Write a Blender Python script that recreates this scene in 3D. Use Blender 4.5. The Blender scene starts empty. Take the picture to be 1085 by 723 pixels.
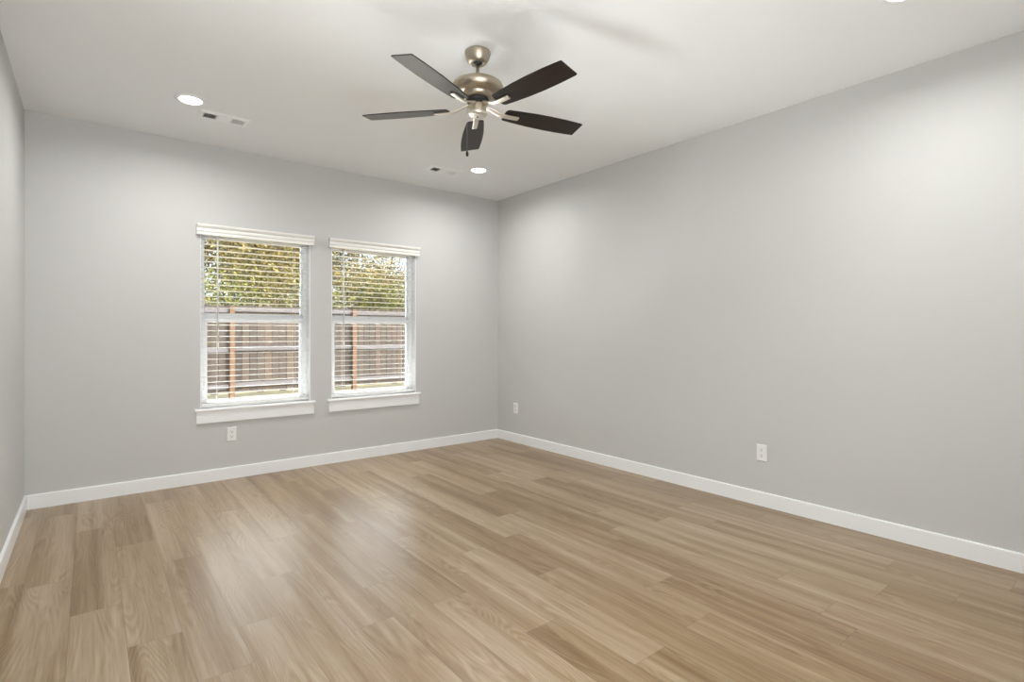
import bpy, bmesh, math, random
from mathutils import Vector, Matrix

C = bpy.context.scene
COL = C.collection
R = math.radians

# ------------------------------------------------------------------ camera
cam_d = bpy.data.cameras.new('camera')
cam = bpy.data.objects.new('camera', cam_d)
COL.objects.link(cam)
cam_d.sensor_fit = 'HORIZONTAL'
cam_d.sensor_width = 36.0
cam_d.lens = 36.0 * 562.57 / 1085.0
cam_d.shift_y = 8.575 / 1085.0 * -1.0
cam_d.clip_start = 0.05
cam.location = (-3.6878, -4.9169, 1.2118)
cam.rotation_euler = (R(90), 0, -R(38.4095))
C.camera = cam

# ------------------------------------------------------------------ colour management
C.view_settings.view_transform = 'Standard'
C.view_settings.look = 'None'
C.view_settings.gamma = 1.0
C.view_settings.use_curve_mapping = False
C.view_settings.exposure = 0.0

# ------------------------------------------------------------------ sky
W = bpy.data.worlds.new('sky')
C.world = W
W.use_nodes = True
wn = W.node_tree.nodes
wl = W.node_tree.links
wn.clear()
wo = wn.new('ShaderNodeOutputWorld')
bg = wn.new('ShaderNodeBackground')
sky = wn.new('ShaderNodeTexSky')
sky.sky_type = 'NISHITA'
sky.sun_disc = False
sky.sun_elevation = R(42)
sky.sun_rotation = R(155)
sky.air_density = 1.0
sky.dust_density = 6.0
sky.ozone_density = 1.0
bg.inputs['Strength'].default_value = 1.3
wl.new(sky.outputs[0], bg.inputs['Color'])
wl.new(bg.outputs[0], wo.inputs['Surface'])

# ------------------------------------------------------------------ sun (from behind the house, high and to the right)
sun_d = bpy.data.lights.new('sun', 'SUN')
sun_d.energy = 3.6
sun_d.angle = R(1.0)
sun_d.color = (1.0, 0.93, 0.82)
sun = bpy.data.objects.new('sun', sun_d)
COL.objects.link(sun)
sun.location = (6, -6, 12)
sun.rotation_euler = Vector((-0.34, 0.40, -0.86)).to_track_quat('-Z', 'Y').to_euler()

# ------------------------------------------------------------------ fill lamp added behind the camera, standing in for light of the next room
def area(name, loc, aim, sx, sy, power, color):
    d = bpy.data.lights.new(name, 'AREA')
    d.shape = 'RECTANGLE'
    d.size = sx
    d.size_y = sy
    d.energy = power
    d.color = color
    o = bpy.data.objects.new(name, d)
    COL.objects.link(o)
    o.location = loc
    o.rotation_euler = Vector(aim).to_track_quat('-Z', 'Y').to_euler()
    return o

REAR = -8.2          # far end of the next-room shell, added to keep the sun out
PART = -5.15         # the wall behind the camera
area('next_room_fill', (-3.17, PART - 0.30, 1.10), (0.50, 1, 0.72), 1.6, 2.0, 84.0, (0.985, 1.0, 1.0))
# added area lamp below the windows, standing in for daylight bounced off the ground
area('ground_bounce_fill', (-2.03, 0.95, -0.02), (0, -0.60, 0.80), 3.0, 0.9, 1650.0, (0.96, 0.98, 1.0))
LAMP_POWER = 15.0
LENS_STRENGTH = 14.0

# ------------------------------------------------------------------ helpers
H = 2.74
WID = 4.0456

def props(o, label=None, cat=None, group=None, kind=None):
    if label: o['label'] = label
    if cat: o['category'] = cat
    if group: o['group'] = group
    if kind: o['kind'] = kind
    return o

def empty(name, loc=(0, 0, 0)):
    o = bpy.data.objects.new(name, None)
    o.empty_display_size = 0.1
    COL.objects.link(o)
    o.location = loc
    return o

class MB:
    def __init__(self):
        self.v = []; self.f = []; self.smooth = []
    def box(self, x0, x1, y0, y1, z0, z1):
        n = len(self.v)
        self.v += [(x0,y0,z0),(x1,y0,z0),(x1,y1,z0),(x0,y1,z0),(x0,y0,z1),(x1,y0,z1),(x1,y1,z1),(x0,y1,z1)]
        for q in ((0,3,2,1),(4,5,6,7),(0,1,5,4),(1,2,6,5),(2,3,7,6),(3,0,4,7)):
            self.f.append(tuple(n+i for i in q)); self.smooth.append(False)
        return self
    def poly(self, pts, smooth=False):
        n = len(self.v)
        self.v += [tuple(p) for p in pts]
        self.f.append(tuple(range(n, n+len(pts)))); self.smooth.append(smooth)
        return self
    def lathe(self, prof, seg=48, c=(0,0,0), smooth=True):
        n = len(self.v); m = len(prof)
        for i in range(seg):
            a = 2*math.pi*i/seg
            for r, z in prof:
                self.v.append((c[0]+r*math.cos(a), c[1]+r*math.sin(a), c[2]+z))
        for i in range(seg):
            j = (i+1) % seg
            for k in range(m-1):
                self.f.append((n+i*m+k, n+j*m+k, n+j*m+k+1, n+i*m+k+1)); self.smooth.append(smooth)
        self.f.append(tuple(n+i*m for i in range(seg))[::-1]); self.smooth.append(False)
        self.f.append(tuple(n+i*m+m-1 for i in range(seg))); self.smooth.append(False)
        return self
    def tube(self, pts, rad, seg=8):
        pts = [Vector(p) for p in pts]
        rad = rad if isinstance(rad, (list, tuple)) else [rad]*len(pts)
        n = len(self.v)
        for i, p in enumerate(pts):
            d = (pts[min(i+1, len(pts)-1)] - pts[max(i-1, 0)]).normalized()
            u = d.orthogonal().normalized() if i == 0 else (u0 - d*u0.dot(d)).normalized()
            u0 = u
            w = d.cross(u)
            for k in range(seg):
                a = 2*math.pi*k/seg
                q = p + (u*math.cos(a) + w*math.sin(a))*rad[i]
                self.v.append(tuple(q))
        for i in range(len(pts)-1):
            for k in range(seg):
                k2 = (k+1) % seg
                self.f.append((n+i*seg+k, n+i*seg+k2, n+(i+1)*seg+k2, n+(i+1)*seg+k)); self.smooth.append(True)
        self.f.append(tuple(n+k for k in range(seg))[::-1]); self.smooth.append(False)
        e = n+(len(pts)-1)*seg
        self.f.append(tuple(e+k for k in range(seg))); self.smooth.append(False)
        return self
    def extrude_x(self, prof, x0, x1, smooth=False):
        """closed (y, z) outline swept from x0 to x1"""
        n = len(self.v); m = len(prof)
        for x in (x0, x1):
            for y, z in prof: self.v.append((x, y, z))
        for k in range(m):
            k2 = (k+1) % m
            self.f.append((n+k, n+k2, n+m+k2, n+m+k)); self.smooth.append(smooth)
        self.f.append(tuple(n+k for k in range(m))[::-1]); self.smooth.append(False)
        self.f.append(tuple(n+m+k for k in range(m))); self.smooth.append(False)
        return self
    def build(self, name, mat, parent=None, bevel=0.0, seg=2):
        me = bpy.data.meshes.new(name)
        me.from_pydata(self.v, [], self.f)
        for p, s in zip(me.polygons, self.smooth): p.use_smooth = s
        bm = bmesh.new(); bm.from_mesh(me)
        bmesh.ops.recalc_face_normals(bm, faces=bm.faces)
        bm.to_mesh(me); bm.free()
        me.materials.append(mat)
        o = bpy.data.objects.new(name, me)
        COL.objects.link(o)
        if parent: o.parent = parent
        if bevel:
            b = o.modifiers.new('bevel', 'BEVEL'); b.width = bevel; b.segments = seg; b.limit_method = 'ANGLE'; b.angle_limit = R(40)
        return o

# ------------------------------------------------------------------ materials
def new_mat(name):
    m = bpy.data.materials.new(name); m.use_nodes = True
    nt = m.node_tree
    return m, nt, nt.nodes['Principled BSDF']

def node(nt, kind, **kw):
    n = nt.nodes.new(kind)
    for k, v in kw.items(): setattr(n, k, v)
    return n

def math_node(nt, op, a, b=None, c=None):
    n = nt.nodes.new('ShaderNodeMath'); n.operation = op
    for i, x in enumerate((a, b, c)):
        if x is None: continue
        if isinstance(x, (int, float)): n.inputs[i].default_value = x
        else: nt.links.new(x, n.inputs[i])
    return n.outputs[0]

def paint(name, col, rough=0.6, scale=160, bump=0.08, dist=0.002, var=0.02):
    m, nt, p = new_mat(name)
    tc = node(nt, 'ShaderNodeTexCoord')
    nz = node(nt, 'ShaderNodeTexNoise'); nz.inputs['Scale'].default_value = scale; nz.inputs['Detail'].default_value = 3
    nt.links.new(tc.outputs['Object'], nz.inputs['Vector'])
    n2 = node(nt, 'ShaderNodeTexNoise'); n2.inputs['Scale'].default_value = 1.3
    nt.links.new(tc.outputs['Object'], n2.inputs['Vector'])
    mx = node(nt, 'ShaderNodeMix', data_type='RGBA')
    mx.inputs[6].default_value = (*[c*(1-var) for c in col], 1); mx.inputs[7].default_value = (*[min(1, c*(1+var)) for c in col], 1)
    nt.links.new(n2.outputs['Fac'], mx.inputs[0])
    nt.links.new(mx.outputs[2], p.inputs['Base Color'])
    p.inputs['Roughness'].default_value = rough
    if bump:
        b = node(nt, 'ShaderNodeBump'); b.inputs['Strength'].default_value = bump; b.inputs['Distance'].default_value = dist
        nt.links.new(nz.outputs['Fac'], b.inputs['Height']); nt.links.new(b.outputs[0], p.inputs['Normal'])
    return m

M = {}
M['wall'] = paint('wall_paint', (0.557, 0.558, 0.550), 0.62, 190, 0.22, 0.003)
M['ceiling'] = paint('ceiling_paint', (0.85, 0.86, 0.862), 0.75, 130, 0.25, 0.004)
M['trim'] = paint('white_trim_paint', (0.85, 0.86, 0.865), 0.35, 60, 0.02, 0.001, 0.01)
M['vinyl'] = paint('white_vinyl', (0.88, 0.89, 0.90), 0.35, 60, 0.0, 0.001, 0.005)
M['blind'] = paint('white_blind', (0.84, 0.83, 0.80), 0.38, 90, 0.0, 0.001, 0.01)
M['plastic'] = paint('white_plastic', (0.80, 0.795, 0.78), 0.3, 90, 0.0, 0.001, 0.01)
M['dark'] = paint('dark_recess', (0.012, 0.012, 0.012), 0.7, 90, 0.0)
M['slot'] = paint('outlet_slot', (0.06, 0.055, 0.05), 0.6, 90, 0.0)
M['grille'] = paint('grille_enamel', (0.88, 0.88, 0.87), 0.4, 90, 0.0)
M['duct'] = paint('duct_shade', (0.035, 0.035, 0.035), 0.8, 90, 0.0)
M['cord'] = paint('blind_cord', (0.82, 0.80, 0.76), 0.7, 90, 0.0)
M['fob'] = paint('dark_wood_fob', (0.01, 0.008, 0.007), 0.35, 90, 0.0)

def metal(name, col, rough):
    m, nt, p = new_mat(name)
    tc = node(nt, 'ShaderNodeTexCoord')
    mp = node(nt, 'ShaderNodeMapping'); mp.inputs['Scale'].default_value = (30, 30, 400)
    nz = node(nt, 'ShaderNodeTexNoise'); nz.inputs['Scale'].default_value = 2.0
    nt.links.new(tc.outputs['Object'], mp.inputs[0]); nt.links.new(mp.outputs[0], nz.inputs['Vector'])
    mr = node(nt, 'ShaderNodeMapRange'); mr.inputs[3].default_value = rough-0.05; mr.inputs[4].default_value = rough+0.07
    nt.links.new(nz.outputs['Fac'], mr.inputs[0]); nt.links.new(mr.outputs[0], p.inputs['Roughness'])
    p.inputs['Base Color'].default_value = (*col, 1); p.inputs['Metallic'].default_value = 1.0
    return m
M['nickel'] = metal('brushed_champagne_nickel', (0.46, 0.40, 0.315), 0.38)
M['pale_nickel'] = metal('pale_nickel', (0.72, 0.68, 0.61), 0.42)
M['chain'] = metal('chain_steel', (0.35, 0.34, 0.33), 0.35)

def blade_mat():
    m, nt, p = new_mat('espresso_blade')
    tc = node(nt, 'ShaderNodeTexCoord')
    mp = node(nt, 'ShaderNodeMapping'); mp.inputs['Scale'].default_value = (5, 70, 40)
    nz = node(nt, 'ShaderNodeTexNoise'); nz.inputs['Scale'].default_value = 1.6; nz.inputs['Detail'].default_value = 6; nz.inputs['Distortion'].default_value = 0.6
    nt.links.new(tc.outputs['Object'], mp.inputs[0]); nt.links.new(mp.outputs[0], nz.inputs['Vector'])
    cr = node(nt, 'ShaderNodeValToRGB')
    cr.color_ramp.elements[0].position = 0.3; cr.color_ramp.elements[0].color = (0.005, 0.003, 0.002, 1)
    cr.color_ramp.elements[1].position = 0.75; cr.color_ramp.elements[1].color = (0.026, 0.0135, 0.0075, 1)
    nt.links.new(nz.outputs['Fac'], cr.inputs[0]); nt.links.new(cr.outputs[0], p.inputs['Base Color'])
    p.inputs['Roughness'].default_value = 0.36
    p.inputs['Specular IOR Level'].default_value = 0.24
    b = node(nt, 'ShaderNodeBump'); b.inputs['Strength'].default_value = 0.1; b.inputs['Distance'].default_value = 0.001
    nt.links.new(nz.outputs['Fac'], b.inputs['Height']); nt.links.new(b.outputs[0], p.inputs['Normal'])
    return m
M['blade'] = blade_mat()

def lens_mat():
    m = bpy.data.materials.new('lit_lens'); m.use_nodes = True
    nt = m.node_tree; nt.nodes.clear()
    o = node(nt, 'ShaderNodeOutputMaterial'); e = node(nt, 'ShaderNodeEmission')
    e.inputs['Color'].default_value = (1.0, 0.985, 0.95, 1); e.inputs['Strength'].default_value = LENS_STRENGTH
    nt.links.new(e.outputs[0], o.inputs[0])
    return m
M['lens'] = lens_mat()

def glass_mat():
    m = bpy.data.materials.new('window_glass'); m.use_nodes = True
    nt = m.node_tree; nt.nodes.clear()
    o = node(nt, 'ShaderNodeOutputMaterial')
    t = node(nt, 'ShaderNodeBsdfTransparent'); t.inputs[0].default_value = (0.95, 0.965, 0.96, 1)
    g = node(nt, 'ShaderNodeBsdfGlossy'); g.inputs['Roughness'].default_value = 0.01
    fr = node(nt, 'ShaderNodeFresnel'); fr.inputs[0].default_value = 1.45
    mx = node(nt, 'ShaderNodeMixShader')
    nt.links.new(fr.outputs[0], mx.inputs[0]); nt.links.new(t.outputs[0], mx.inputs[1]); nt.links.new(g.outputs[0], mx.inputs[2])
    nt.links.new(mx.outputs[0], o.inputs[0])
    return m
M['glass'] = glass_mat()

def floor_mat():
    m, nt, p = new_mat('oak_plank_floor')
    L = nt.links
    uv = node(nt, 'ShaderNodeUVMap'); uv.uv_map = 'plank'
    at = node(nt, 'ShaderNodeAttribute'); at.attribute_name = 'plank_tone'
    sep = node(nt, 'ShaderNodeSeparateColor'); L.new(at.outputs['Color'], sep.inputs[0])
    su = node(nt, 'ShaderNodeSeparateXYZ'); L.new(uv.outputs[0], su.inputs[0])
    u, v = su.outputs[0], su.outputs[1]          # metres across / along the plank
    r1, r2, r3 = sep.outputs[0], sep.outputs[1], sep.outputs[2]
    off = math_node(nt, 'MULTIPLY', r2, 37.0)
    off2 = math_node(nt, 'MULTIPLY', r3, 53.0)
    def nz(su_, sv_, detail, dist, seedmul=1.0, rough=0.5):
        c = node(nt, 'ShaderNodeCombineXYZ')
        L.new(math_node(nt, 'MULTIPLY', u, su_), c.inputs[0])
        L.new(math_node(nt, 'MULTIPLY', v, sv_), c.inputs[1])
        L.new(math_node(nt, 'MULTIPLY_ADD', off, seedmul, off2), c.inputs[2])
        n = node(nt, 'ShaderNodeTexNoise'); n.inputs['Scale'].default_value = 1.0
        n.inputs['Detail'].default_value = detail; n.inputs['Distortion'].default_value = dist; n.inputs['Roughness'].default_value = rough
        L.new(c.outputs[0], n.inputs['Vector'])
        return n.outputs['Fac']
    streak = nz(13, 0.40, 2, 0.25)                 # broad soft streaks along the board
    fine = nz(110, 3.2, 6, 0.5, 1.7, 0.68)       # fine grain
    blot = nz(14, 1.6, 3, 0.6, 2.3)               # clouding
    # cathedral figure: rings of a stretched field
    fld = nz(5.5, 0.75, 1, 0.3, 3.1)
    rings = math_node(nt, 'SINE', math_node(nt, 'MULTIPLY_ADD', fld, 190.0, math_node(nt, 'MULTIPLY', fine, 2.5)))
    knot = nz(7, 3.2, 2, 0.5, 4.7)
    ringmask = node(nt, 'ShaderNodeMapRange'); L.new(knot, ringmask.inputs[0])
    ringmask.inputs[1].default_value = 0.50; ringmask.inputs[2].default_value = 0.60
    tone = math_node(nt, 'MULTIPLY_ADD', math_node(nt, 'SUBTRACT', streak, 0.5), 1.25, 0.5)
    tone = math_node(nt, 'MULTIPLY_ADD', math_node(nt, 'SUBTRACT', r1, 0.5), 0.36, tone)
    tone = math_node(nt, 'MULTIPLY_ADD', math_node(nt, 'SUBTRACT', blot, 0.5), 0.38, tone)
    tone = math_node(nt, 'MULTIPLY_ADD', math_node(nt, 'SUBTRACT', fine, 0.5), 1.0, tone)
    tone = math_node(nt, 'MULTIPLY_ADD', math_node(nt, 'MULTIPLY', rings, ringmask.outputs[0]), 0.11, tone)
    cr = node(nt, 'ShaderNodeValToRGB'); L.new(tone, cr.inputs[0])
    el = cr.color_ramp.elements
    el[0].position = 0.0; el[0].color = (0.160, 0.088, 0.033, 1)
    el[1].position = 1.0; el[1].color = (0.445, 0.352, 0.248, 1)
    for pos, c in ((0.25, (0.215, 0.134, 0.062, 1)), (0.5, (0.297, 0.205, 0.113, 1)), (0.72, (0.362, 0.270, 0.174, 1))):
        e = el.new(pos); e.color = c
    p.inputs['Specular IOR Level'].default_value = 0.8
    # small dark knots
    vo = node(nt, 'ShaderNodeTexVoronoi'); vo.inputs['Scale'].default_value = 1.0
    c = node(nt, 'ShaderNodeCombineXYZ'); L.new(math_node(nt, 'MULTIPLY', u, 6.0), c.inputs[0]); L.new(math_node(nt, 'MULTIPLY', v, 2.2), c.inputs[1]); L.new(off, c.inputs[2])
    L.new(c.outputs[0], vo.inputs['Vector'])
    kn = node(nt, 'ShaderNodeMapRange'); L.new(vo.outputs['Distance'], kn.inputs[0])
    kn.inputs[1].default_value = 0.02; kn.inputs[2].default_value = 0.10; kn.inputs[3].default_value = 0.45; kn.inputs[4].default_value = 0.0
    mk = node(nt, 'ShaderNodeMix', data_type='RGBA'); L.new(kn.outputs[0], mk.inputs[0]); L.new(cr.outputs[0], mk.inputs[6]); mk.inputs[7].default_value = (0.15, 0.08, 0.04, 1)
    # seam lines between boards, from the distance to the board's edges stored in the second map
    ed = node(nt, 'ShaderNodeUVMap'); ed.uv_map = 'plank_edge'
    se = node(nt, 'ShaderNodeSeparateXYZ'); L.new(ed.outputs[0], se.inputs[0])
    du = math_node(nt, 'MINIMUM', u, math_node(nt, 'SUBTRACT', se.outputs[0], u))
    dv = math_node(nt, 'MINIMUM', v, math_node(nt, 'SUBTRACT', se.outputs[1], v))
    d = math_node(nt, 'MINIMUM', du, dv)
    sm = node(nt, 'ShaderNodeMapRange'); L.new(d, sm.inputs[0])
    sm.inputs[1].default_value = 0.0004; sm.inputs[2].default_value = 0.0018; sm.inputs[3].default_value = 0.55; sm.inputs[4].default_value = 0.0
    mx = node(nt, 'ShaderNodeMix', data_type='RGBA'); L.new(sm.outputs[0], mx.inputs[0]); L.new(mk.outputs[2], mx.inputs[6]); mx.inputs[7].default_value = (0.10, 0.06, 0.035, 1)
    L.new(mx.outputs[2], p.inputs['Base Color'])
    rr = node(nt, 'ShaderNodeMapRange'); L.new(fine, rr.inputs[0]); rr.inputs[3].default_value = 0.27; rr.inputs[4].default_value = 0.38
    L.new(rr.outputs[0], p.inputs['Roughness'])
    b = node(nt, 'ShaderNodeBump'); b.inputs['Strength'].default_value = 0.10; b.inputs['Distance'].default_value = 0.0015
    hgt = math_node(nt, 'SUBTRACT', fine, sm.outputs[0])
    L.new(hgt, b.inputs['Height']); L.new(b.outputs[0], p.inputs['Normal'])
    return m
M['floor'] = floor_mat()

def attr_mat(name, attr, stops, rough=0.8, scale=(1, 1, 1), grain=0.25, translucent=0.0):
    """colour from a per-piece random attribute plus grain"""
    m, nt, p = new_mat(name)
    at = node(nt, 'ShaderNodeAttribute'); at.attribute_name = attr
    tc = node(nt, 'ShaderNodeTexCoord'); mp = node(nt, 'ShaderNodeMapping'); mp.inputs['Scale'].default_value = scale
    nz = node(nt, 'ShaderNodeTexNoise'); nz.inputs['Scale'].default_value = 1.0; nz.inputs['Detail'].default_value = 5; nz.inputs['Distortion'].default_value = 0.4
    nt.links.new(tc.outputs['Object'], mp.inputs[0]); nt.links.new(mp.outputs[0], nz.inputs['Vector'])
    t = math_node(nt, 'MULTIPLY_ADD', math_node(nt, 'SUBTRACT', nz.outputs['Fac'], 0.5), grain*4, at.outputs['Fac'])
    cr = node(nt, 'ShaderNodeValToRGB'); nt.links.new(t, cr.inputs[0])
    el = cr.color_ramp.elements
    el[0].position, el[0].color = stops[0][0], (*stops[0][1], 1)
    el[1].position, el[1].color = stops[-1][0], (*stops[-1][1], 1)
    for pos, c in stops[1:-1]:
        e = el.new(pos); e.color = (*c, 1)
    nt.links.new(cr.outputs[0], p.inputs['Base Color'])
    p.inputs['Roughness'].default_value = rough
    if translucent:
        out = nt.nodes['Material Output']
        tr = node(nt, 'ShaderNodeBsdfTranslucent'); nt.links.new(cr.outputs[0], tr.inputs[0])
        mx = node(nt, 'ShaderNodeMixShader'); mx.inputs[0].default_value = translucent
        nt.links.new(p.outputs[0], mx.inputs[1]); nt.links.new(tr.outputs[0], mx.inputs[2]); nt.links.new(mx.outputs[0], out.inputs[0])
    return m

M['picket'] = attr_mat('weathered_picket', 'tone', [(0.0, (0.008, 0.007, 0.0065)), (0.35, (0.017, 0.0142, 0.013)), (0.7, (0.027, 0.0222, 0.0195)), (1.0, (0.044, 0.031, 0.023))], 0.85, (30, 30, 2.0), 0.12)
M['rail'] = attr_mat('silvered_rail', 'tone', [(0.0, (0.036, 0.037, 0.045)), (1.0, (0.064, 0.066, 0.079))], 0.8, (2, 30, 30), 0.12)
M['post'] = attr_mat('orange_cedar_post', 'tone', [(0.0, (0.047, 0.026, 0.014)), (1.0, (0.078, 0.044, 0.024))], 0.8, (30, 30, 2), 0.15)
M['leaf_yellow'] = attr_mat('yellow_green_leaf', 'tone', [(0.0, (0.010, 0.010, 0.004)), (0.4, (0.080, 0.068, 0.016)), (0.75, (0.21, 0.18, 0.04)), (1.0, (0.34, 0.27, 0.12))], 0.7, (1, 1, 1), 0.0, 0.35)
M['leaf_green'] = attr_mat('green_leaf', 'tone', [(0.0, (0.010, 0.013, 0.004)), (0.5, (0.070, 0.085, 0.013)), (1.0, (0.21, 0.21, 0.04))], 0.65, (1, 1, 1), 0.0, 0.35)
M['leaf_dry'] = attr_mat('dry_brown_leaf', 'tone', [(0.0, (0.022, 0.016, 0.010)), (0.5, (0.095, 0.074, 0.044)), (1.0, (0.20, 0.175, 0.11))], 0.8, (1, 1, 1), 0.0, 0.3)
M['bark'] = attr_mat('grey_brown_bark', 'tone', [(0.0, (0.025, 0.020, 0.016)), (1.0, (0.11, 0.092, 0.08))], 0.9, (14, 14, 3), 0.12)

def grass_mat():
    m, nt, p = new_mat('dry_winter_grass')
    tc = node(nt, 'ShaderNodeTexCoord')
    n1 = node(nt, 'ShaderNodeTexNoise'); n1.inputs['Scale'].default_value = 3; n1.inputs['Detail'].default_value = 8
    n2 = node(nt, 'ShaderNodeTexNoise'); n2.inputs['Scale'].default_value = 60; n2.inputs['Detail'].default_value = 4
    for n in (n1, n2): nt.links.new(tc.outputs['Object'], n.inputs['Vector'])
    f = math_node(nt, 'MULTIPLY_ADD', n2.outputs['Fac'], 0.6, math_node(nt, 'MULTIPLY', n1.outputs['Fac'], 0.4))
    cr = node(nt, 'ShaderNodeValToRGB'); nt.links.new(f, cr.inputs[0])
    el = cr.color_ramp.elements
    el[0].position = 0.3; el[0].color = (0.42, 0.33, 0.155, 1)
    el[1].position = 0.65; el[1].color = (0.74, 0.62, 0.34, 1)
    nt.links.new(cr.outputs[0], p.inputs['Base Color']); p.inputs['Roughness'].default_value = 0.9
    b = node(nt, 'ShaderNodeBump'); b.inputs['Strength'].default_value = 0.6; b.inputs['Distance'].default_value = 0.03
    nt.links.new(n2.outputs['Fac'], b.inputs['Height']); nt.links.new(b.outputs[0], p.inputs['Normal'])
    return m
M['grass'] = grass_mat()

def set_tone(o, values):
    """one value per polygon, as a face-corner colour attribute"""
    me = o.data
    ca = me.color_attributes.new('tone', 'FLOAT_COLOR', 'CORNER')
    for p in me.polygons:
        t = values(p)
        for li in p.loop_indices: ca.data[li].color = (t, t, t, 1)

# ------------------------------------------------------------------ room shell
def structure(o, label, cat):
    return props(o, label, cat, None, 'structure')

OPEN = [(-2.998, -2.128), (-1.934, -1.057)]     # the two window openings (x)
OZ0, OZ1 = 0.581, 2.060
WT = 0.16                                       # thickness of the outer wall

w = MB()
xs = [-WID - 0.16, OPEN[0][0], OPEN[0][1], OPEN[1][0], OPEN[1][1], 0.16]
for i in range(5):
    if i in (1, 3):
        w.box(xs[i], xs[i+1], 0, WT, -0.12, OZ0); w.box(xs[i], xs[i+1], 0, WT, OZ1, H + 0.10)
    else:
        w.box(xs[i], xs[i+1], 0, WT, -0.12, H + 0.10)
structure(w.build('wall_back', M['wall']), 'light grey back wall with the two windows', 'wall')
structure(MB().box(0, 0.16, REAR, 0, -0.12, H+0.10).build('wall_right', M['wall']), 'long blank light grey wall on the right', 'wall')
structure(MB().box(-WID-0.16, -WID, REAR, 0, -0.12, H+0.10).build('wall_left', M['wall']), 'pale grey wall at the left edge of the photo', 'wall')
w = MB()
w.box(-WID, -4.00, PART-0.12, PART, 0, H); w.box(-2.35, 0, PART-0.12, PART, 0, H)
w.box(-4.00, -2.35, PART-0.12, PART, 2.34, H)
structure(w.build('wall_rear', M['wall']), 'light grey wall behind the camera with a wide cased opening', 'wall')
structure(MB().box(-WID-0.16, 0.16, REAR-0.16, REAR, -0.12, H+0.10).build('wall_far', M['wall']), 'light grey far wall of the added next-room shell behind the camera', 'wall')
structure(MB().box(-WID, 0, REAR, 0, H, H+0.10).build('ceiling', M['ceiling']), 'flat off-white ceiling carrying the fan, vents and recessed lights', 'ceiling')

# floor: one surface, every board a quad with its own tone and local coordinates
def build_floor():
    rnd = random.Random(11)
    PW, PL = 0.1808, 1.22
    x_first = -3.94 - PW
    known = {0: -1.45, 1: -0.30, 2: -0.75, 3: -1.18, 6: -2.11, 9: -2.84, 12: -2.92, 13: -3.65, 14: -2.12, 16: -3.95, 17: -3.68, 19: -4.28, 20: -3.97}
    vs, fs, tones, uvs, eds = [], [], [], [], []
    prev = 0.0
    for i in range(0, 24):
        xa = x_first + i*PW; xb = xa + PW
        ca, cb = max(xa, -WID), min(xb, 0.0)
        if cb - ca < 1e-4: continue
        if i in known: j = known[i]
        else: j = prev + rnd.choice((0.34, 0.47, 0.78, 0.9)) + rnd.uniform(-0.06, 0.06)
        j = j % PL; prev = j
        y = j - PL
        y_ = [j - PL*k for k in range(-1, 12)]
        for a in y_:
            lo, hi = max(a - PL, REAR - 0.16), min(a, 0.0)
            if hi - lo < 1e-4: continue
            n = len(vs)
            vs += [(ca, lo, 0), (cb, lo, 0), (cb, hi, 0), (ca, hi, 0)]
            fs.append((n, n+1, n+2, n+3))
            t = (rnd.random(), rnd.random(), rnd.random())
            tones.append(t)
            for (px, py) in ((ca, lo), (cb, lo), (cb, hi), (ca, hi)):
                uvs.append((px - xa, py - (a - PL)))
                eds.append((PW, PL))
    me = bpy.data.meshes.new('floor'); me.from_pydata(vs, [], fs)
    l1 = me.uv_layers.new(name='plank'); l2 = me.uv_layers.new(name='plank_edge')
    ca = me.color_attributes.new('plank_tone', 'FLOAT_COLOR', 'CORNER')
    l1 = me.uv_layers['plank']; l2 = me.uv_layers['plank_edge']; ca = me.color_attributes['plank_tone']
    k = 0
    for p in me.polygons:
        for li in p.loop_indices:
            l1.data[li].uv = uvs[k]; l2.data[li].uv = eds[k]
            ca.data[li].color = (*tones[p.index], 1)
            k += 1
    me.materials.append(M['floor'])
    o = bpy.data.objects.new('floor', me); COL.objects.link(o)
    return o
structure(build_floor(), 'pale oak plank floor with boards running towards the windows', 'floor')
structure(MB().box(-WID-0.16, 0.16, REAR-0.16, WT, -0.12, -0.004).build('trim_1', M['dark']), 'slab edge under the plank floor', 'floor slab')

# baseboards with an eased top edge
BH, BT = 0.098, 0.015
def base_profile(s):
    return [(0, 0.0), (s*BT, 0.0), (s*BT, BH-0.008), (s*(BT-0.001), BH-0.003), (s*(BT-0.003), BH-0.001), (s*(BT-0.006), BH), (0, BH)]
b = MB().extrude_x(base_profile(-1), -WID + BT*0, 0)
structure(b.build('baseboard_back', M['trim']), 'white baseboard along the wall with the windows', 'baseboard')
def side_base(name, x, s, label):
    m = MB(); prof = base_profile(s)
    n = len(prof)
    for y in (PART, -BT):
        for (d, z) in prof: m.v.append((x + d, y, z))
    for k in range(n):
        k2 = (k+1) % n
        m.f.append((k, k2, n+k2, n+k)); m.smooth.append(False)
    m.f.append(tuple(range(n))[::-1]); m.smooth.append(False)
    m.f.append(tuple(range(n, 2*n))); m.smooth.append(False)
    structure(m.build(name, M['trim']), label, 'baseboard')
side_base('baseboard_right', 0.0, -1, 'white baseboard along the long blank right wall')
side_base('baseboard_left', -WID, 1, 'white baseboard at the foot of the left wall')

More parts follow.
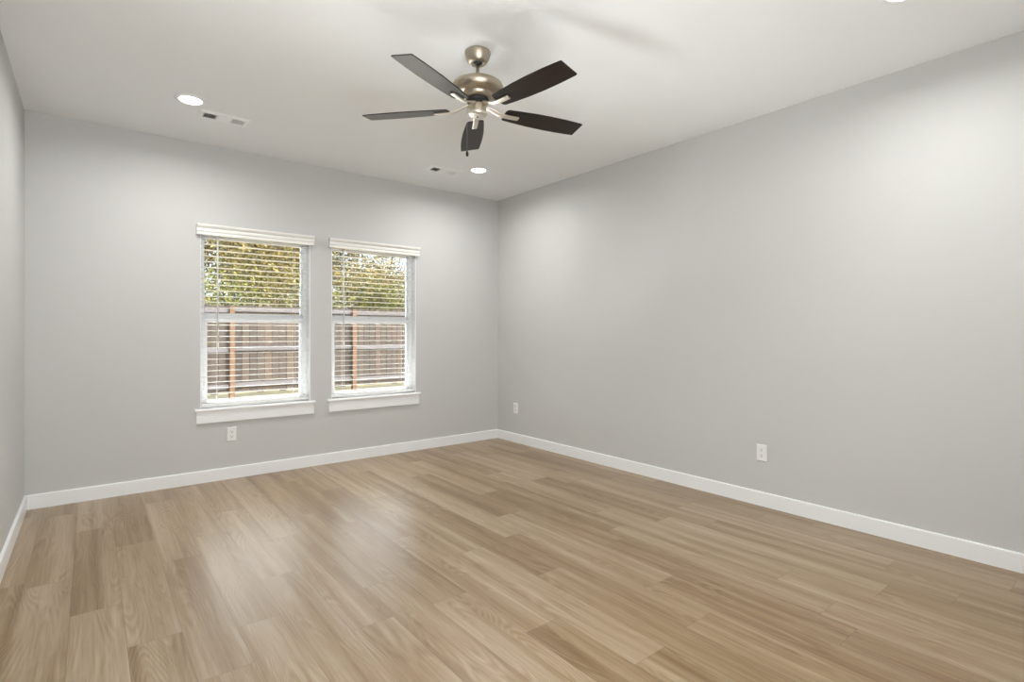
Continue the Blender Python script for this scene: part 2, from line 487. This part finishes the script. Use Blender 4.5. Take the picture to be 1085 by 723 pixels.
# ------------------------------------------------------------------ windows (white single-hung, drywall opening, stool and apron)
def make_window(n, x0, x1, where):
    wd = empty('window_%d' % n, (x0, 0, 0))
    structure(wd, 'white single-hung window ' + where, 'window')
    wid = x1 - x0
    # jamb liner on the reveal
    j = MB()
    j.box(0, 0.006, 0.001, 0.085, OZ0+0.016, OZ1); j.box(wid-0.006, wid, 0.001, 0.085, OZ0+0.016, OZ1)
    j.box(0.006, wid-0.006, 0.001, 0.085, OZ1-0.006, OZ1)
    j.build('jamb_liner', M['trim'], wd)
    # outer frame
    f = MB(); fw = 0.040
    f.box(0, fw, 0.085, WT, OZ0, OZ1); f.box(wid-fw, wid, 0.085, WT, OZ0, OZ1)
    f.box(fw, wid-fw, 0.085, WT, OZ1-0.045, OZ1); f.box(fw, wid-fw, 0.085, WT, OZ0, OZ0+0.024)
    f.build('window_frame', M['vinyl'], wd, 0.003)
    # lower sash
    s = MB(); a, bb = fw+0.001, wid-fw-0.001; st = 0.016
    zb, zt = OZ0+0.025, 1.352
    s.box(a, a+st+0.006, 0.092, 0.118, zb, zt); s.box(bb-st-0.006, bb, 0.092, 0.118, zb, zt)
    s.box(a, bb, 0.092, 0.118, zb, zb+0.030); s.box(a, bb, 0.090, 0.118, zt-0.050, zt)
    lo = s.build('lower_sash', M['vinyl'], wd, 0.002)
    g = MB().box(a+st, bb-st, 0.104, 0.108, zb+0.026, zt-0.046)
    g.build('pane', M['glass'], lo)
    # upper sash check rail and glass
    s = MB()
    s.box(a, bb, 0.120, 0.146, 1.336, 1.376); s.box(a, a+0.006, 0.120, 0.146, 1.376, OZ1-0.046); s.box(bb-0.006, bb, 0.120, 0.146, 1.376, OZ1-0.046)
    s.box(a, bb, 0.120, 0.146, OZ1-0.060, OZ1-0.046)
    up = s.build('upper_sash', M['vinyl'], wd, 0.002)
    MB().box(a+0.004, bb-0.004, 0.131, 0.135, 1.372, OZ1-0.056).build('pane', M['glass'], up)
    # sash lock
    lk = MB().box(wid/2-0.03, wid/2+0.03, 0.094, 0.116, 1.352, 1.360); lk.box(wid/2-0.008, wid/2+0.028, 0.090, 0.104, 1.360, 1.368)
    lk.build('sash_lock', M['vinyl'], lo)
    # stool (nosed, with horns) and apron
    hx = 0.040
    st = MB().extrude_x([(-0.030, OZ0-0.004), (-0.033, OZ0+0.002), (-0.033, OZ0+0.008), (-0.029, OZ0+0.014), (0.0, OZ0+0.016), (0.0, OZ0-0.004)], -hx, wid+hx)
    st.box(0, wid, 0.0, 0.085, OZ0-0.004, OZ0+0.016)
    st.build('window_sill', M['trim'], wd)
    ap = MB().extrude_x([(0, OZ0-0.104), (-0.014, OZ0-0.104), (-0.018, OZ0-0.098), (-0.018, OZ0-0.004), (0, OZ0-0.004)], -hx+0.012, wid+hx-0.012)
    ap.build('apron', M['trim'], wd)
    return wd
make_window(1, *OPEN[0], 'nearer the left wall, with the wider view of the fence')
make_window(2, *OPEN[1], 'nearer the room corner, right of the other window')

# ------------------------------------------------------------------ blinds
def make_blind(x0, x1, label, wand_x):
    t = empty('window_blind', (x0, 0, OZ1))
    props(t, label, 'blind', 'white slatted blinds in the two windows')
    wid = x1 - x0
    dz = -OZ1
    def put(mb, name, mat, par=None, bevel=0.0):
        mb.v = [(x, y, z + dz) for (x, y, z) in mb.v]
        return mb.build(name, mat, par or t, bevel)
    # valance: stepped crown profile standing in front of the opening, with returns to the wall
    z0 = 2.003
    prof = [(-0.020, z0), (-0.034, z0), (-0.036, z0+0.010), (-0.034, z0+0.022), (-0.040, z0+0.030), (-0.041, z0+0.046), (-0.038, z0+0.052),
            (-0.046, z0+0.060), (-0.054, z0+0.070), (-0.056, z0+0.078), (-0.055, z0+0.084), (-0.020, z0+0.084)]
    v = MB().extrude_x(prof, -0.030, wid+0.024)
    for a, b_ in ((-0.030, -0.018), (wid+0.012, wid+0.024)):
        v.box(a, b_, -0.030, -0.002, z0, z0+0.080)
    put(v, 'valance', M['blind'])
    put(MB().box(0.010, wid-0.010, 0.018, 0.072, OZ1-0.052, OZ1-0.007), 'headrail', M['blind'], None, 0.003)
    # slats: slightly crowned, nearly flat open, one pattern in one part
    sl = MB(); pitch = 0.0472; z = 1.985; n = 0
    tilt = R(-2.0); hw = 0.0254
    while z > 0.655:
        prof = []
        pts = 6
        for k in range(pts+1):
            q = -1 + 2*k/pts
            prof.append((q*hw, 0.0016*(1-q*q) + 0.0014))
        for k in range(pts, -1, -1):
            q = -1 + 2*k/pts
            prof.append((q*hw, 0.0016*(1-q*q) - 0.0014))
        prof = [(0.045 + y*math.cos(tilt) - zz*math.sin(tilt), z + y*math.sin(tilt) + zz*math.cos(tilt)) for y, zz in prof]
        sl.extrude_x(prof, 0.012, wid-0.012)
        z -= pitch; n += 1
    put(sl, 'slats', M['blind'])
    put(MB().box(0.012, wid-0.012, 0.019, 0.071, 0.609, 0.631), 'bottom_rail', M['blind'], None, 0.004)
    for cx_ in (0.128, wid-0.128):
        c = MB()
        for yy in (0.0175, 0.0725):
            c.tube([(cx_, yy, 2.01), (cx_, yy, 0.62)], 0.0008, 6)
        zz = 1.985
        while zz > 0.655:
            c.tube([(cx_+0.004, 0.0185, zz-0.003), (cx_+0.004, 0.0715, zz-0.003)], 0.0006, 4); zz -= pitch
        put(c, 'ladder_cord', M['cord'])
    wn_ = MB().tube([(wand_x, 0.008, 2.02), (wand_x, 0.005, 1.98), (wand_x+0.001, 0.006, 1.12)], [0.0035, 0.0052, 0.0052], 6)
    wn_.lathe([(0.0052, 0.03), (0.0072, 0.02), (0.0072, -0.016), (0.005, -0.022)], 12, (wand_x+0.001, 0.006, 1.10))
    put(wn_, 'tilt_wand', M['plastic'])
    return t
make_blind(*OPEN[0], 'open white slatted blind in the window nearer the left wall', -2.872-OPEN[0][0])
make_blind(*OPEN[1], 'open white slatted blind in the window nearer the room corner', -1.816-OPEN[1][0])

# ------------------------------------------------------------------ ceiling fan
FX, FY = -2.0389, -2.5367
def make_fan():
    fan = empty('ceiling_fan', (FX, FY, H))
    props(fan, 'five-bladed ceiling fan with champagne nickel motor and dark wooden blades', 'ceiling fan')
    z = lambda v: v - H
    pr = lambda L: [(r, z(zz)) for r, zz in L]
    MB().lathe(pr([(0.066, 2.7400), (0.070, 2.7385), (0.0705, 2.732), (0.069, 2.725), (0.064, 2.708), (0.057, 2.693), (0.050, 2.682), (0.045, 2.6785), (0.034, 2.677), (0.026, 2.680)])).build('canopy', M['nickel'], fan)
    r = MB().lathe(pr([(0.018, 2.694), (0.024, 2.688), (0.024, 2.678), (0.016, 2.670), (0.012, 2.667)]), 32)
    r.build('hanger_ball', M['fob'], fan)
    MB().lathe(pr([(0.0095, 2.675), (0.0095, 2.576)]), 24).build('downrod', M['nickel'], fan)
    MB().lathe(pr([(0.016, 2.590), (0.020, 2.587), (0.022, 2.579), (0.060, 2.578), (0.100, 2.575), (0.122, 2.569), (0.134, 2.560), (0.139, 2.549), (0.1388, 2.540), (0.134, 2.527), (0.124, 2.516), (0.110, 2.508), (0.096, 2.505), (0.089, 2.5045), (0.088, 2.501), (0.085, 2.493), (0.077, 2.486), (0.066, 2.482)]), 64).build('motor_housing', M['nickel'], fan)
    MB().lathe(pr([(0.058, 2.487), (0.060, 2.482), (0.060, 2.468), (0.052, 2.462), (0.045, 2.460), (0.045, 2.450)]), 48).build('flywheel', M['dark'], fan)
    sw = MB().lathe(pr([(0.043, 2.456), (0.047, 2.453), (0.048, 2.446), (0.047, 2.425), (0.048, 2.414), (0.047, 2.411)]), 48).build('switch_housing', M['nickel'], fan)
    cap = MB().lathe(pr([(0.047, 2.413), (0.051, 2.411), (0.052, 2.406), (0.050, 2.398), (0.043, 2.392), (0.030, 2.389), (0.010, 2.3885)]), 48).build('end_cap', M['pale_nickel'], sw)
    MB().lathe(pr([(0.005, 2.389), (0.005, 2.386), (0.003, 2.3845)]), 16).build('cap_plug', M['fob'], cap)
    # chain stub of the switch housing side with pull chain, on the left as the camera sees it
    crx, cry = 0.7836 * -0.0575, -0.6212 * -0.0575
    ch = MB().tube([(crx*0.78, cry*0.78, z(2.438)), (crx*0.95, cry*0.95, z(2.437)), (crx, cry, z(2.430)), (crx, cry, z(2.205))], [0.0025, 0.0025, 0.0008, 0.0008], 6)
    zz = 2.424
    while zz > 2.205:
        ch.lathe([(0.0004, 0.0012), (0.0012, 0.0), (0.0004, -0.0012)], 6, (crx, cry, z(zz))); zz -= 0.0042
    ch = ch.build('pull_chain', M['chain'], fan)
    MB().lathe([(0.0025, 0.016), (0.0052, 0.012), (0.0072, 0.003), (0.0076, -0.004), (0.006, -0.012), (0.0028, -0.016)], 20, (crx, cry, z(2.1875))).build('pull_fob', M['fob'], ch)
    # blades
    zb = 2.4274 - H
    out = [(0.158, 0.030), (0.162, 0.042), (0.172, 0.050), (0.24, 0.0575), (0.33, 0.0645), (0.43, 0.0680), (0.53, 0.0665), (0.60, 0.0630), (0.632, 0.0607), (0.640, 0.0595), (0.643, 0.056)]
    outline = [(x, -y) for x, y in out] + [(x, y) for x, y in reversed(out)]
    T = 0.0028
    def blade_mesh():
        m = MB(); n = len(outline)
        m.v += [(x, y, T) for x, y in outline] + [(x, y, -T) for x, y in outline]
        m.f.append(tuple(range(n))); m.smooth.append(False)
        m.f.append(tuple(range(n, 2*n))[::-1]); m.smooth.append(False)
        for k in range(n):
            k2 = (k+1) % n
            m.f.append((k, n+k, n+k2, k2)); m.smooth.append(False)
        return m
    def iron_mesh():
        # cast arm: leaves the flywheel, drops, then runs under the blade
        m = MB()
        path = [(0.046, 0.024, 0.015, 0.005), (0.060, 0.021, 0.0165, 0.005), (0.085, 0.011, 0.0165, 0.0048), (0.112, 0.001, 0.0165, 0.0045), (0.145, -0.0085, 0.0165, 0.0045), (0.185, -0.0088, 0.0160, 0.0045), (0.236, -0.0088, 0.0155, 0.0045), (0.243, -0.0086, 0.0148, 0.0042), (0.246, -0.0082, 0.0130, 0.0034)]
        n0 = len(m.v); K = 8
        for (x, zc, hw, ht) in path:
            ring = [(-hw, 0), (-hw*0.86, -ht*0.75), (-hw*0.5, -ht), (hw*0.5, -ht), (hw*0.86, -ht*0.75), (hw, 0), (hw*0.9, ht), (-hw*0.9, ht)]
            m.v += [(x, y, zc+q) for y, q in ring]
        for i in range(len(path)-1):
            for k in range(K):
                k2 = (k+1) % K
                m.f.append((n0+i*K+k, n0+i*K+k2, n0+(i+1)*K+k2, n0+(i+1)*K+k)); m.smooth.append(True)
        m.f.append(tuple(n0+k for k in range(K))); m.smooth.append(False)
        e = n0+(len(path)-1)*K
        m.f.append(tuple(e+k for k in range(K))[::-1]); m.smooth.append(False)
        # upper mounting plate pressed against the blade's underside
        m.box(0.170, 0.230, -0.011, 0.011, -0.0062, -0.0026)
        return m
    b0 = blade_mesh().build('fan_blade', M['blade'], fan, 0.001, 2)
    i0 = iron_mesh().build('blade_iron', M['pale_nickel'], b0)
    for k in range(5):
        if k == 0: b_ = b0
        else:
            b_ = b0.copy(); COL.objects.link(b_); b_.parent = fan
            ic = i0.copy(); COL.objects.link(ic); ic.parent = b_
        b_.location = (0, 0, zb)
        b_.rotation_euler = (R(-10.55), 0, R(-12.06 + 72*k))
    return fan
make_fan()

# ------------------------------------------------------------------ recessed lights
def make_can(x, y, label, first=[]):
    if not first:
        t = empty('recessed_light', (x, y, H))
        MB().lathe([(0.088, 0.0), (0.0885, -0.003), (0.084, -0.008), (0.072, -0.0095), (0.067, -0.008), (0.064, -0.003)], 64).build('trim_ring', M['grille'], t)
        MB().lathe([(0.0655, -0.0055), (0.062, -0.0085), (0.04, -0.0105), (0.012, -0.0112)], 48).build('lens', M['lens'], t)
        first.append(t)
    else:
        t = first[0].copy(); COL.objects.link(t); t.location = (x, y, H)
        for c in list(first[0].children):
            d = c.copy(); COL.objects.link(d); d.parent = t
    props(t, label, 'ceiling light', 'round recessed lights in the ceiling')
    ld = bpy.data.lights.new('downlight', 'AREA'); ld.shape = 'DISK'; ld.size = 0.12; ld.spread = R(168); ld.energy = LAMP_POWER; ld.color = (1.0, 0.995, 0.965)
    lo = bpy.data.objects.new('downlight', ld); COL.objects.link(lo); lo.location = (x, y, H-0.02); lo.rotation_euler = (0, 0, 0)
    return t
make_can(-3.178, -0.890, 'lit round recessed light beside the ceiling vent nearer the left wall')
make_can(-0.845, -0.828, 'lit round recessed light beside the ceiling vent nearer the room corner')
make_can(-0.845, -4.150, 'lit round recessed light cut off by the top edge above the right wall')
make_can(-3.178, -4.150, 'lit round recessed light above and behind the camera, out of the frame')

# ------------------------------------------------------------------ ceiling vents (three-way registers)
def make_vent(x, y, label, proto=[]):
    if not proto:
        t = empty('ceiling_vent', (x, y, H))
        LX, LY = 0.158, 0.082           # half size of the flange
        ix, iy = 0.128, 0.050           # half size of the opening
        f = MB()
        zo, zi = -0.002, -0.009
        o_ = [(-LX,-LY),(LX,-LY),(LX,LY),(-LX,LY)]; i_ = [(-ix,-iy),(ix,-iy),(ix,iy),(-ix,iy)]
        m_ = [(-LX+0.012,-LY+0.012),(LX-0.012,-LY+0.012),(LX-0.012,LY-0.012),(-LX+0.012,LY-0.012)]
        for k in range(4):
            k2 = (k+1) % 4
            f.poly([(*o_[k],0),(*o_[k2],0),(*o_[k2],zo),(*o_[k],zo)])
            f.poly([(*o_[k],zo),(*o_[k2],zo),(*m_[k2],zi),(*m_[k],zi)])
            f.poly([(*m_[k],zi),(*m_[k2],zi),(*i_[k2],zi),(*i_[k],zi)])
            f.poly([(*i_[k],zi),(*i_[k2],zi),(*i_[k2],-0.001),(*i_[k],-0.001)])
        for xx in (-0.043, 0.043):
            f.box(xx-0.005, xx+0.005, -iy, iy, zi-0.0003, -0.002)
        f.build('flange', M['grille'], t)
        MB().box(-ix, ix, -iy, iy, -0.0012, -0.0003).build('duct_shade_plate', M['duct'], t)  # flat plate, its dark colour stands in for shade inside the duct
        def vanes(x0, x1, mode):
            v = MB()
            if mode == 0:
                n = 5
                for k in range(n):
                    yc = -iy + (k+0.5)*2*iy/n
                    v.poly([(x0, yc+0.0075, -0.0088), (x1, yc+0.0075, -0.0088), (x1, yc-0.004, -0.0016), (x0, yc-0.004, -0.0016)])
                    v.poly([(x0, yc+0.0075, -0.0094), (x1, yc+0.0075, -0.0094), (x1, yc-0.004, -0.0022), (x0, yc-0.004, -0.0022)])
            else:
                n = 6
                for k in range(n):
                    xc = x0 + (k+0.5)*(x1-x0)/n
                    v.poly([(xc-mode*0.0032, -iy, -0.0088), (xc-mode*0.0032, iy, -0.0088), (xc+mode*0.0032, iy, -0.0016), (xc+mode*0.0032, -iy, -0.0016)])
                    v.poly([(xc-mode*0.0032-0.0008, -iy, -0.0088), (xc-mode*0.0032-0.0008, iy, -0.0088), (xc+mode*0.0032-0.0008, iy, -0.0016), (xc+mode*0.0032-0.0008, -iy, -0.0016)])
            return v
        vanes(-ix, -0.048, 1).build('louvre_bank', M['grille'], t)
        vanes(-0.038, 0.038, 0).build('louvre_bank', M['grille'], t)
        vanes(0.048, ix, -1).build('louvre_bank', M['grille'], t)
        for xx in (-0.143, 0.143):
            MB().lathe([(0.0042, -0.008), (0.0042, -0.0100), (0.002, -0.0108)], 14, (xx, 0, 0)).build('screw', M['grille'], t)
        proto.append(t)
    else:
        t = proto[0].copy(); COL.objects.link(t); t.location = (x, y, H)
        for c in list(proto[0].children):
            d = c.copy(); COL.objects.link(d); d.parent = t
    props(t, label, 'air vent', 'white ceiling air vents')
    return t
make_vent(-2.948, -0.682, 'white louvred ceiling vent above the window nearer the left wall')
make_vent(-1.092, -0.606, 'white louvred ceiling vent above the window nearer the room corner')

# ------------------------------------------------------------------ wall outlets
def make_outlet(loc, rz, label, proto=[]):
    if not proto:
        t = empty('wall_outlet', loc)
        pw, ph, d = 0.0355, 0.0575, 0.0065
        p = MB()
        a = [(-pw,-ph),(pw,-ph),(pw,ph),(-pw,ph)]; b = [(-pw+0.004,-ph+0.004),(pw-0.004,-ph+0.004),(pw-0.004,ph-0.004),(-pw+0.004,ph-0.004)]
        for k in range(4):
            k2 = (k+1) % 4
            p.poly([(a[k][0],0,a[k][1]),(a[k2][0],0,a[k2][1]),(a[k2][0],-0.003,a[k2][1]),(a[k][0],-0.003,a[k][1])])
            p.poly([(a[k][0],-0.003,a[k][1]),(a[k2][0],-0.003,a[k2][1]),(b[k2][0],-d,b[k2][1]),(b[k][0],-d,b[k][1])])
        p.poly([(x,-d,z) for x, z in b])
        p.build('cover_plate', M['plastic'], t)
        for s in (-1, 1):
            zc = s*0.0195
            out = []
            for k in range(28):
                an = 2*math.pi*k/28
                out.append((0.0172*math.cos(an), max(-0.0140, min(0.0140, 0.0172*math.sin(an)))))
            m = MB(); n = len(out)
            m.v += [(x, -d-0.0012, zc+z) for x, z in out] + [(x, -d+0.001, zc+z) for x, z in out]
            m.f.append(tuple(range(n))); m.smooth.append(False)
            for k in range(n):
                m.f.append((k, (k+1) % n, n+(k+1) % n, n+k)); m.smooth.append(False)
            rc = m.build('receptacle', M['plastic'], t)
            sl = MB()
            y0, y1 = -d-0.0016, -d-0.0010
            sl.box(-0.0076, -0.0052, y0, y1, zc-0.0005, zc+0.0085); sl.box(0.0050, 0.0076, y0, y1, zc-0.0005, zc+0.0075)
            gr = []
            for k in range(16):
                an = 2*math.pi*k/16
                gr.append((0.0032*math.cos(an), y0, zc-0.0072+0.0032*math.sin(an)))
            sl.poly(gr)
            sl.build('socket_slots', M['slot'], rc)
        scr = MB(); q = 16
        scr.poly([(0.0028*math.cos(2*math.pi*k/q), -d-0.0009, 0.0028*math.sin(2*math.pi*k/q)) for k in range(q)])
        for k in range(q):
            a1, a2 = 2*math.pi*k/q, 2*math.pi*(k+1)/q
            scr.poly([(0.0028*math.cos(a1), -d-0.0009, 0.0028*math.sin(a1)), (0.0028*math.cos(a2), -d-0.0009, 0.0028*math.sin(a2)), (0.0030*math.cos(a2), -d, 0.0030*math.sin(a2)), (0.0030*math.cos(a1), -d, 0.0030*math.sin(a1))])
        scr.build('screw', M['grille'], t)
        proto.append(t)
    else:
        t = proto[0].copy(); COL.objects.link(t); t.location = loc
        for c in list(proto[0].children):
            d_ = c.copy(); COL.objects.link(d_); d_.parent = t
            for g in c.children:
                e = g.copy(); COL.objects.link(e); e.parent = d_
    t.rotation_euler = (0, 0, rz)
    props(t, label, 'electrical outlet', 'white wall outlets')
    return t
make_outlet((-2.770, 0, 0.370), 0, 'white outlet on the back wall below the window nearer the left wall')
make_outlet((0, -3.087, 0.371), R(-90), 'white outlet in the middle of the long blank right wall')
make_outlet((0, -0.333, 0.377), R(-90), 'white outlet on the right wall close to the room corner')

# ------------------------------------------------------------------ outside: lawn, fence, trees
GZ = -0.06
def build_lawn():
    m = MB(); rnd = random.Random(5)
    nx, ny = 60, 60
    x0, x1, y0, y1 = -16, 20, 0.2, 30
    for j in range(ny+1):
        for i in range(nx+1):
            m.v.append((x0+(x1-x0)*i/nx, y0+(y1-y0)*j/ny, GZ + rnd.uniform(-0.012, 0.012)))
    for j in range(ny):
        for i in range(nx):
            a = j*(nx+1)+i
            m.f.append((a, a+1, a+nx+2, a+nx+1)); m.smooth.append(True)
    return m.build('lawn', M['grass'])
structure(build_lawn(), 'dry straw-coloured lawn outside the windows', 'lawn')

FYY = 6.5
def build_fence():
    t = empty('wooden_fence', (-0.35, FYY, GZ))
    props(t, 'weathered brown wooden privacy fence outside with orange posts and grey rails', 'fence')
    rnd = random.Random(3)
    ox, oz = -(-0.35), -GZ
    x = -7.0; pk = MB(); tones = []
    while x < 9.5:
        w_ = 0.138 + rnd.uniform(-0.004, 0.003)
        top = 1.752 + rnd.uniform(-0.012, 0.010); bot = 0.045 + rnd.uniform(-0.02, 0.02)
        yo = rnd.uniform(-0.004, 0.004)
        a, b = x+0.0045, x+w_-0.0045; y0, y1 = 0.030+yo, 0.046+yo
        n = len(pk.v); c = 0.022
        o2 = [(a, bot), (b, bot), (b, top-c), (b-c, top), (a+c, top), (a, top-c)]
        for yy in (y0, y1):
            pk.v += [(px+ox, yy, pz+oz) for px, pz in o2]
        pk.f.append(tuple(n+k for k in range(6))[::-1]); pk.f.append(tuple(n+6+k for k in range(6)))
        for k in range(6):
            k2 = (k+1) % 6
            pk.f.append((n+k, n+k2, n+6+k2, n+6+k))
        pk.smooth += [False]*8
        tt = rnd.choice((rnd.uniform(0.15, 0.6), rnd.uniform(0.3, 0.75), rnd.uniform(0.2, 0.95)))
        tones += [tt]*8
        x += w_
    x = -7.07
    while x < 9.5:                      # second layer of boards, darker, added so the gaps read as shade
        pk.box(x+0.02+ox, x+0.118+ox, 0.050, 0.066, 0.05+oz, 1.735+oz); tt = rnd.uniform(0.1, 0.4); tones += [tt]*6
        x += 0.1375
    o = pk.build('picket_panel', M['picket'], t)
    set_tone(o, lambda p: tones[p.index])
    posts = [-1.556 + 2.432*k for k in range(-2, 5)]
    for px in posts:
        m = MB().box(px-0.045+ox, px+0.045+ox, -0.078, 0.026, -0.02, 1.725+oz)
        po = m.build('post', M['post'], t, 0.004)
        tv = rnd.uniform(0.35, 0.75); set_tone(po, lambda p: tv)
    for k in range(-2, 4):
        a, b = -1.556+2.432*k+0.046, -1.556+2.432*(k+1)-0.046
        dzz = rnd.uniform(-0.018, 0.018) if k not in (0, -1) else (0.012 if k == 0 else -0.012)
        for zc in (0.895, 0.185, 1.660):
            m = MB().box(a+ox, b+ox, -0.012, 0.026, zc-0.044+dzz+oz, zc+0.044+dzz+oz)
            ro = m.build('rail', M['rail'], t, 0.003)
            tv = rnd.uniform(0.35, 0.8); set_tone(ro, lambda p: tv)
    return t
build_fence()

def grow(rnd, mb, tips, p, d, length, rad, depth, spread, seg=5):
    pts = [p]; rads = [rad]; q = p.copy(); dd = d.copy()
    n = 4
    for i in range(n):
        dd = (dd + Vector((rnd.uniform(-1, 1), rnd.uniform(-1, 1), rnd.uniform(-0.5, 0.8)))*0.13).normalized()
        q = q + dd*(length/n)
        pts.append(q.copy()); rads.append(rad*(1-0.5*(i+1)/n))
    mb.tube(pts, rads, seg)
    if depth == 0:
        tips.append((pts[-1], dd)); tips.append((pts[2], dd))
        return
    if depth <= 2: tips.append((pts[-2], dd))
    kids = 3 if depth > 1 else 4
    for k in range(kids):
        i = rnd.choice((2, 3, 4)) if k else 4
        base = pts[i]
        nd = (dd + Vector((rnd.gauss(0, 1), rnd.gauss(0, 1), rnd.gauss(0.1, 0.7)))*spread).normalized()
        grow(rnd, mb, tips, base, nd, length*rnd.uniform(0.55, 0.8), rads[i]*0.72, depth-1, spread, 4 if depth < 3 else 5)

def make_tree(name, x, y, h, leafmat, n_leaf, size, seed, label, cat, stems=1, depth=4, spread=0.55, cloud=0.22, group='trees and bushes beyond the fence'):
    rnd = random.Random(seed)
    t = empty(name, (x, y, GZ))
    props(t, label, cat, group)
    mb = MB(); tips = []
    for s in range(stems):
        a = rnd.uniform(0, 6.28); r = 0.0 if stems == 1 else rnd.uniform(0.05, 0.28)
        lean = Vector((math.cos(a)*(0.08 if stems == 1 else 0.32), math.sin(a)*(0.08 if stems == 1 else 0.32), 1)).normalized()
        grow(rnd, mb, tips, Vector((math.cos(a)*r, math.sin(a)*r, -0.05)), lean, h*0.42, 0.012*h if stems == 1 else 0.008*h, depth, spread)
    tk = mb.build('trunk', M['bark'], t)
    me = tk.data
    set_tone(tk, lambda p: 0.5)
    fo = MB(); tones = []
    for k in range(n_leaf):
        c, d = rnd.choice(tips)
        o = c + Vector((rnd.gauss(0, cloud), rnd.gauss(0, cloud), rnd.gauss(0, cloud*0.8)))
        u = Vector((rnd.gauss(0, 1), rnd.gauss(0, 1), rnd.gauss(0, 0.6))).normalized()
        v = u.cross(Vector((rnd.gauss(0, 1), rnd.gauss(0, 1), rnd.gauss(0, 1)))).normalized()
        s = size*rnd.uniform(0.6, 1.35)
        w_ = u.cross(v)*s*0.12
        fo.poly([o-u*s, o+v*s*0.42+w_, o+u*s, o-v*s*0.42+w_])
        tones.append(min(1, max(0, rnd.gauss(0.5, 0.34))))
    f = fo.build('foliage', M[leafmat], t)
    set_tone(f, lambda p: tones[p.index])
    return t

make_tree('bare_tree', -2.05, 11.2, 5.6, 'leaf_dry', 4200, 0.040, 21, 'thin grey-twigged tree beyond the fence at the outer edge of the left window', 'tree', depth=5)
make_tree('leafy_tree', -0.75, 10.8, 5.4, 'leaf_yellow', 15000, 0.044, 22, 'yellow-green tree beyond the fence in the middle of the left window', 'tree', depth=5, cloud=0.34)
make_tree('leafy_tree', 0.75, 10.4, 5.2, 'leaf_yellow', 15000, 0.044, 23, 'yellow-green tree beyond the fence at the inner edge of the left window', 'tree', depth=5, cloud=0.34)
make_tree('tall_bush', -1.55, 9.0, 3.2, 'leaf_green', 6000, 0.042, 24, 'green bush behind the fence left of the post in the left window', 'bush', stems=6, depth=3, cloud=0.22)
make_tree('tall_bush', -0.30, 9.1, 3.2, 'leaf_yellow', 7000, 0.042, 25, 'olive bush topping the fence near the middle of the left window', 'bush', stems=6, depth=3, cloud=0.22)
make_tree('bare_tree', 2.00, 11.0, 5.4, 'leaf_dry', 7500, 0.040, 26, 'brown twiggy tree beyond the fence at the inner edge of the right window', 'tree', depth=5, cloud=0.30)
make_tree('leafy_tree', 3.20, 12.0, 5.4, 'leaf_yellow', 10000, 0.042, 27, 'sparse yellow-green tree beyond the fence in the middle of the right window', 'tree', depth=5, cloud=0.32)
make_tree('bare_tree', 4.60, 11.4, 5.4, 'leaf_dry', 4200, 0.038, 28, 'grey bare-branched tree beyond the fence at the outer edge of the right window', 'tree', depth=5)
make_tree('tall_bush', 1.85, 9.0, 2.9, 'leaf_green', 7000, 0.042, 29, 'bright green bush behind the fence at the inner edge of the right window', 'bush', stems=6, depth=3, cloud=0.22)
make_tree('tall_bush', 3.15, 9.1, 2.8, 'leaf_green', 7000, 0.042, 30, 'bright green bush behind the fence at the outer edge of the right window', 'bush', stems=6, depth=3, cloud=0.22)
make_tree('shaded_tree', -1.90, 14.6, 5.6, 'leaf_dry', 9000, 0.060, 31, 'brown thicket tree far back behind the twiggy tree in the left window', 'tree', depth=5, cloud=0.45)
make_tree('shaded_tree', 0.55, 14.9, 6.2, 'leaf_green', 12000, 0.060, 32, 'dark green tree far back between the yellow-green trees in the left window', 'tree', depth=5, cloud=0.45)
make_tree('shaded_tree', 3.90, 15.2, 5.4, 'leaf_dry', 10000, 0.060, 33, 'brown thicket tree far back behind the sparse tree in the right window', 'tree', depth=5, cloud=0.45)
